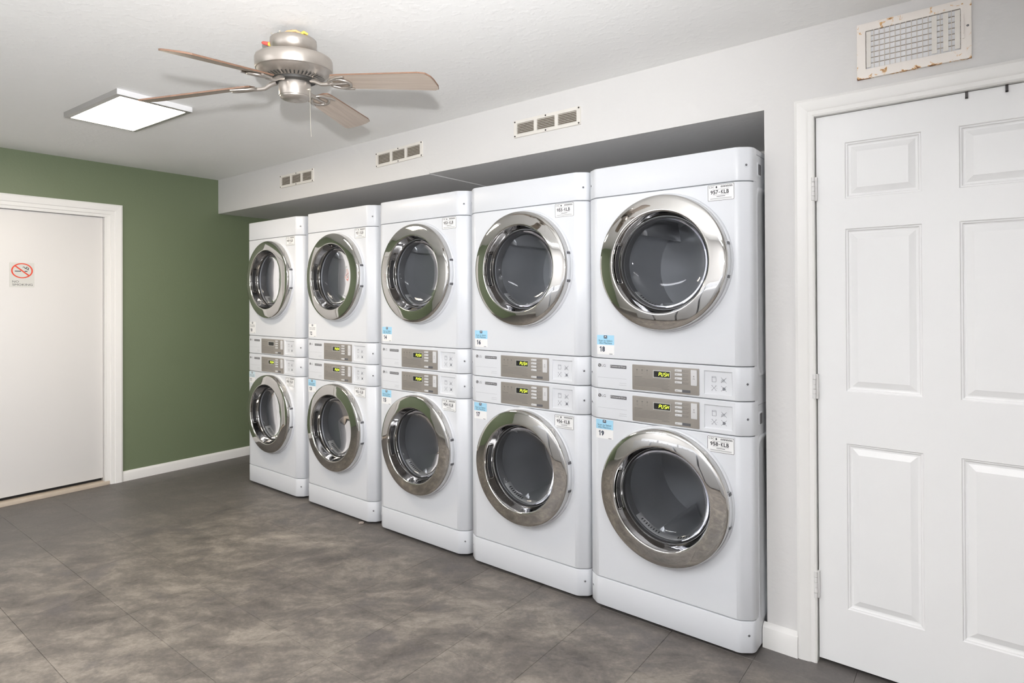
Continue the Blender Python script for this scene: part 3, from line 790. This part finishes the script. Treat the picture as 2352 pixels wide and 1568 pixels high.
V1 = vent('white louvred soffit vent nearest the green wall, above dryer 10', -.322, .113, 2.245, 2.339)
V2 = vent('middle louvred soffit vent, above dryers 12 and 14', .815, 1.249, 2.250, 2.343)
V3 = vent('largest-looking louvred soffit vent, above dryer 16', 1.953, 2.364, 2.245, 2.334)
V2.rotation_euler = (0, -.022, 0)

# ------------------------------------------------------------------ rusted grille over the right door
def grille():
    x0, x1, z0, z1 = 3.5545, 3.8900, 2.187, 2.388; a0, a1, b0, b1 = 3.583, 3.861, 2.221, 2.359
    r = empty('air_grille', ((x0+x1)/2, YS, z0), 'rusty white metal air grille above the six-panel door', 'vent')
    O = Vector(((x0+x1)/2, YS, z0)); ox, oz = O.x, O.z
    fr = MB(); ring_plate(fr, rrect(x0-ox, x1-ox, 0, z1-oz, .002), rrect(a0-ox, a1-ox, b0-oz, b1-oz, .002), -.012, .0)
    fr.build('frame', M['rust'], r, bevel=.0015)
    MB().box(a0-ox, a1-ox, -.0012, -.0004, b0-oz, b1-oz).build('duct_backing', M['grille_gap'], r)
    n = 7; H_ = b1-b0
    sm = MB().box(-(a1-a0)/2+.001, (a1-a0)/2-.001, -.0008, .0008, -.0078, .0078).mesh('louver', M['lightside'])
    for k in range(n):
        o = link('louver', sm, r); o.location = (0, -.005, b0-oz+H_*(k+.5)/n); o.rotation_euler.x = .22
    wm = MB().box(-.0010, .0010, -.0012, .0012, 0, H_).mesh('bar', M['bar'])
    for x in [3.609+.0162*k for k in range(11)]+[3.805, 3.836]:
        o = link('bar', wm, r); o.location = (x-ox, -.0105, b0-oz)
    for xa, xb in ((3.5855, 3.5995), (3.781, 3.7955), (3.813, 3.8275), (3.845, 3.8595)):
        MB().box(xa-ox, xb-ox, -.0125, -.0115, b0-oz+.004, b1-oz-.004).build('fin', M['vent'], r)
    lv = MB().box(3.868-ox, 3.8695-ox, -.021, -.012, 2.270-oz, 2.335-oz); lv.box(3.8655-ox, 3.8705-ox, -.016, -.012, 2.255-oz, 2.278-oz)
    lv.build('lever', M['rust'], r)
    MB().lathe_y([(.004, -.012), (.003, -.0135), (.0001, -.014)], 3.880-ox, 2.296-oz, 10).build('screw', M['screw'], r, smooth=50)
grille()

# over-door hooks
for x, lb in ((3.875, 'small dark hook over the top of the six-panel door, left of two'), (3.980, 'small dark hook over the top of the six-panel door, right of two')):
    mb = MB().box(x-.004, x+.004, DYF-.0025, DYF-.0005, 2.058, 2.0825).box(x-.004, x+.004, DYF-.0025, DYF+.02, 2.0805, 2.0825).box(x-.004, x+.004, DYF-.010, DYF-.0005, 2.058, 2.060).box(x-.004, x+.004, DYF-.010, DYF-.008, 2.058, 2.064)
    tag(mb.build('over_door_hook', M['hook']), lb, 'hook', 'hooks over the door')

# ------------------------------------------------------------------ no smoking sign on the left door
def sign():
    XS = X0-.030; ya, yb, za, zb_ = -1.266, -1.127, 1.487, 1.658
    r = empty('no_smoking_sign', (XS, (ya+yb)/2, za), 'square no smoking sign with red circle on the left door', 'sign')
    oy, oz = (ya+yb)/2, za
    # local plane: p = (a along +y, z) facing +x
    xf = lambda p: (.0015-p[1], p[0], p[2])
    def T_(mb): mb.v = [xf(v) for v in mb.v]; return mb
    T_(MB().prism(rrect(ya-oy, yb-oy, 0, zb_-za, .004), 0, .0013)).build('plate', M['signplate'], r)
    cy, cz, ra, rb = -1.1955-oy, 1.602-oz, .0605, .0525
    m = MB(); n = 40
    def el(f): return [(cy+f*ra*math.cos(2*PI*k/n), cz+f*rb*math.sin(2*PI*k/n)) for k in range(n)]
    ring_plate(m, el(1), el(.86), -.0006, 0)
    d = Vector((.707*ra, -.707*rb)); t = Vector((d.y, -d.x)).normalized()*.0042
    m.prism([(cy-d.x*.95+t.x, cz-d.y*.95+t.y), (cy-d.x*.95-t.x, cz-d.y*.95-t.y), (cy+d.x*.95-t.x, cz+d.y*.95-t.y), (cy+d.x*.95+t.x, cz+d.y*.95+t.y)][::-1], -.0007, 0)
    T_(m).build('red_circle', M['signred'], r)
    m = MB(); m.box(cy-.040, cy-.006, -.0004, 0, cz-.007, cz-.001); m.box(cy+.014, cy+.030, -.0004, 0, cz-.007, cz-.001)
    for k, (sx, sz) in enumerate(((.004, .022), (.016, .014))):
        P = [(cy+sx+.022*q/8, -.0004, cz+sz+.006*math.sin(q*.9)) for q in range(9)]
        m.tube(P, .0018, 4)
    m.tube([(cy+.026, -.0004, cz+.028), (cy+.036, -.0004, cz+.018), (cy+.034, -.0004, cz+.004)], .0016, 4)
    put_text(m, 'NO', -1.249-oy, -1.214-oy, 1.519-oz, 1.533-oz, -.0004, .0); put_text(m, 'SMOKING', -1.249-oy, -1.137-oy, 1.498-oz, 1.512-oz, -.0004, .0)
    T_(m).build('lettering', M['print'], r)
sign()

# ------------------------------------------------------------------ ceiling light in view, and unseen panels added behind the camera as fill
def panel_light(name, loc, rz, lw, lh, label, dm):
    r = empty(name, (loc[0], loc[1], HC), label, 'ceiling light', 'flat panel ceiling lights', rz)
    th = .027; m = .024
    mb = MB(); ring_plate(mb, [(0, 0), (lw, 0), (lw, lh), (0, lh)], [(m, m), (lw-m, m), (lw-m, lh-m), (m, lh-m)], 0, 1)
    # bezel underneath, tray sides above
    bz = MB().grid([[(0, 0, -th), (lw, 0, -th), (lw, lh, -th), (0, lh, -th)], [(m, m, -th-.002), (lw-m, m, -th-.002), (lw-m, lh-m, -th-.002), (m, lh-m, -th-.002)],
                    [(m, m, -th+.004), (lw-m, m, -th+.004), (lw-m, lh-m, -th+.004), (m, lh-m, -th+.004)]], True)
    bz.build('bezel', M['lightframe'], r)
    for y in (0, lh): MB().quad((0, y, 0), (lw, y, 0), (lw, y, -th), (0, y, -th)).build('side_rail', M['lightframe'], r)
    for x in (0, lw): MB().quad((x, 0, 0), (x, lh, 0), (x, lh, -th), (x, 0, -th)).build('end_cap', M['lightside'], r)
    MB().box(m, lw-m, m, lh-m, -th, -th+.004).build('diffuser', dm, r)
    return r
panel_light('ceiling_light', (-.076, -1.2975), .0613, .656, .368, 'lit rectangular ceiling panel light near the green wall', M['diffuser'])
panel_light('ceiling_light', (3.2, -3.6), 0, 1.2, .36, 'added ceiling fill panel, unseen behind the camera, over the right of the room', M['diffuser_fill'])
panel_light('ceiling_light', (.4, -3.6), 0, 1.2, .36, 'added ceiling fill panel, unseen behind the camera, over the left of the room', M['diffuser_fill'])

# ------------------------------------------------------------------ ceiling fan
def fan():
    r = empty('ceiling_fan', (1.8148, -1.0604, 2.2401), 'brushed nickel ceiling fan with four pale wood blades and loose canopy', 'ceiling fan')
    r.rotation_euler = Matrix(((1, 0, 0), (0, math.cos(.06), -math.sin(.06)), (0, math.sin(.06), math.cos(.06)))).__matmul__(
        Matrix(((math.cos(.04), 0, math.sin(.04)), (0, 1, 0), (-math.sin(.04), 0, math.cos(.04))))).to_euler()
    MB().lathe_z([(.060, .160), (.080, .160), (.0855, .155), (.0865, .140), (.083, .124), (.074, .110), (.060, .102), (.030, .099)], 0, 0, 56).build('canopy', M['fanmetal'], r, smooth=50)
    hs = MB().lathe_z([(.030, .118), (.060, .112), (.118, .094), (.134, .090), (.1405, .086), (.1435, .079), (.1440, .066), (.1435, .044), (.1415, .0395), (.1380, .0385), (.1365, .0360), (.128, .027), (.114, .0165), (.085, .006), (.078, .010)], 0, 0, 72).build('motor_housing', M['fanmetal'], r, smooth=45)
    sl = MB()
    for k in range(44):
        a = 2*PI*k/44; ca, sa = math.cos(a), math.sin(a); q = []
        for rr, z, s_ in ((.090, .0065, -1), (.112, .0130, -1), (.112, .0130, 1), (.090, .0065, 1)):
            q.append((rr*ca-s_*.0026*sa, rr*sa+s_*.0026*ca, z-.0006))
        sl.quad(*q)
    tag(sl.build('vent_slots', M['fandark'], hs), kind='stuff')
    MB().lathe_z([(.080, .012), (.078, -.002), (.060, -.006), (.050, -.010)], 0, 0, 40).build('flywheel', M['fandark'], r, smooth=40)
    cup = MB().lathe_z([(.040, -.004), (.0585, -.006), (.0600, -.010), (.0600, -.056), (.0590, -.0575), (.0570, -.0575), (.0572, -.059), (.054, -.0655), (.043, -.0725), (.024, -.0770), (.0002, -.0785)], 0, 0, 48).build('switch_housing', M['fanmetal'], r, smooth=45)
    MB().lathe_z([(.0001, -.082), (.004, -.0805), (.005, -.077)], 0, 0, 12).build('finial', M['fanmetal'], r, smooth=60)
    ab = [(-70.3, -6.0), (24.6, -4.3), (117.4, -4.7), (-139.5, -7.4)]
    R = .58; L0 = .165
    out = []
    wR, wT = .052, .066
    tip = [(R-.045, -wT), (R-.018, -wT+.006), (R-.004, -wT+.030), (R, -.01), (R, wT-.03), (R-.006, wT-.008), (R-.022, wT)]
    root = [(L0+.04, wR), (L0+.012, wR-.004), (L0, wR-.02), (L0, -wR+.02), (L0+.012, -wR+.004), (L0+.04, -wR)]
    outline = tip+root; n = len(outline); th = .003
    bm_ = MB(); bm_.v = [(x, y, -th) for x, y in outline]+[(x, y, th) for x, y in outline]
    bm_.f = [tuple(range(n))[::-1], tuple(range(n, 2*n))]
    bmesh_ = bm_.mesh('blade', M['blade'])
    ed = MB().grid([[(x*1.0015, y*1.006, -th*.9) for x, y in outline], [(x*1.0015, y*1.006, th*.9) for x, y in outline]], True).mesh('blade_edge', M['blade_edge'])
    ir = MB()
    ir.tube([(.070, 0, .004), (.092, 0, .000), (.105, 0, -.006), (.118, 0, -.012), (.135, 0, -.012), (.160, 0, -.010)], [.010, .009, .008, .0075, .0075, .007], 8)
    ir.tube([(.150+.045*(1-math.cos(t)), .034*math.sin(t)*(1 if t < PI else 1), -.009) for t in [2*PI*k/20 for k in range(20)]], .0055, 7, True)
    ir.tube([(.150, 0, -.009), (.19, .0, -.010), (.235, 0, -.006)], .0055, 7)
    ir.tube([(.16, .02, -.009), (.20, .042, -.008), (.235, .047, -.006)], .0050, 7); ir.tube([(.16, -.02, -.009), (.20, -.042, -.008), (.235, -.047, -.006)], .0050, 7)
    irm = ir.mesh('blade_iron', M['fanmetal'], 60)
    for az, el in ab:
        b = link('blade', bmesh_, r)
        b.rotation_mode = 'QUATERNION'
        d = Matrix.Rotation(math.radians(az), 3, 'Z') @ Matrix.Rotation(-math.radians(el), 3, 'Y')
        b.rotation_quaternion = (d @ Matrix.Rotation(math.radians(-12), 3, 'X')).to_quaternion()
        link('blade_edge', ed, b)
        i = link('blade_iron', irm, b)
    # pull chain: fine beads hung from the switch housing
    ch = MB(); a = math.radians(24)
    px, py = .064*math.cos(a), .064*math.sin(a)
    ch.tube([(px*.9, py*.9, -.036), (px+.004, py, -.036)], .005, 8)
    ch.tube([(px, py, -.036), (px, py, -.095), (px-.001, py, -.160), (px, py, -.215)], .0010, 6)
    for k in range(36): 
        z = -.040-k*.005
        ch.lathe_z([(.0001, z-.0017), (.0016, z), (.0001, z+.0017)], px, py, 6)
    ch.build('pull_chain', M['chain'], r, smooth=60)
    # loose wiring on the dropped canopy
    nr, rt = Vector((.85, -.53, 0)), Vector((.785, .62, 0))
    def W_(a, b, z): return nr*a + rt*b + Vector((0, 0, z))
    MB().tube([W_(.055, -.045, .158), W_(.058, -.02, .170), W_(.060, .01, .171), W_(.058, .032, .160)], .0045, 8).build('tan_wire', M['wire_tan'], r, smooth=60)
    MB().tube([W_(.060, .030, .160), W_(.057, .040, .167), W_(.050, .055, .161)], [.006, .0055, .004], 8).build('yellow_wire_nut', M['wire_yellow'], r, smooth=60)
    MB().tube([W_(.045, -.066, .157), W_(.050, -.058, .167), W_(.054, -.045, .166)], .0035, 8).build('green_wire', M['wire_green'], r, smooth=60)
    d = Vector((-.785, -.62, 0))
    P = [d*.084+Vector((0, 0, .140)), d*.096+Vector((0, 0, .143))]; Q = [d*.096+Vector((0, 0, .143)), d*.118+Vector((0, 0, .148)), d*.122+Vector((0, 0, .149))]
    MB().tube(P, .008, 10).build('wire_nut_collar', M['wire_yellow'], r, smooth=60)
    MB().tube(Q, [.0085, .0065, .004], 10).build('red_wire_nut', M['wire_red'], r, smooth=60)
    for a in (-95, -65):
        t = math.radians(a); MB().tube([(.086*math.cos(t), .086*math.sin(t), .160), (.089*math.cos(t), .089*math.sin(t), .160)], .0035, 8).build('canopy_screw', M['chain'], r, smooth=60)
    # hanger strap from the ceiling keeps the canopy up
    MB().tube([(0, 0, .10), (0, 0, .193)], .012, 12).build('down_rod', M['fanmetal'], r, smooth=60)
fan()

# ------------------------------------------------------------------ washers along the wall behind the camera (they show in the chrome rings)
def washer():
    r = empty('washing_machine', (0, 0, 0))
    MB().box(-.34, .34, 0, .66, .02, .93).build('cabinet', M['enamel'], r, bevel=.012)
    MB().box(-.335, .335, .02, .50, .932, .955).build('lid', M['enamel'], r, bevel=.010)
    MB().grid([[(x, .50, .93), (x, .535, 1.07), (x, .60, 1.09), (x, .66, 1.09), (x, .66, .93)] for x in (-.34, .34)], True, True, True).build('console', M['plastic'], r, smooth=30)
    for x in (-.2, 0, .2): MB().tube([(x, .527, .995), (x, .500, .990)], .022, 20).build('knob', M['button'], r, smooth=50)
    MB().box(-.28, .28, -.001, .001, .06, .065).build('toe_seam', M['print_soft'], r)
    for x in (-.28, .28):
        for y in (.08, .58): MB().lathe_z([(0, 0), (.022, 0), (.022, .015), (.010, .018), (.010, .022), (0, .022)], x, y, 12).build('foot', M['black'], r, smooth=40)
    return r
wp = washer()
names = ['first', 'second', 'third', 'fourth', 'fifth', 'sixth']
for i in range(6):
    o = wp if i == 0 else copy_tree(wp)
    o.location = (4.35-i*.74, YF+.74, 0); o.rotation_euler.z = PI; o.scale.y = 1
    o.location.y = YF+.70
    tag(o, 'white top-load washer behind the camera, seen in the chrome rings, %s from the right wall' % names[i], 'washer', 'washers opposite the dryers')
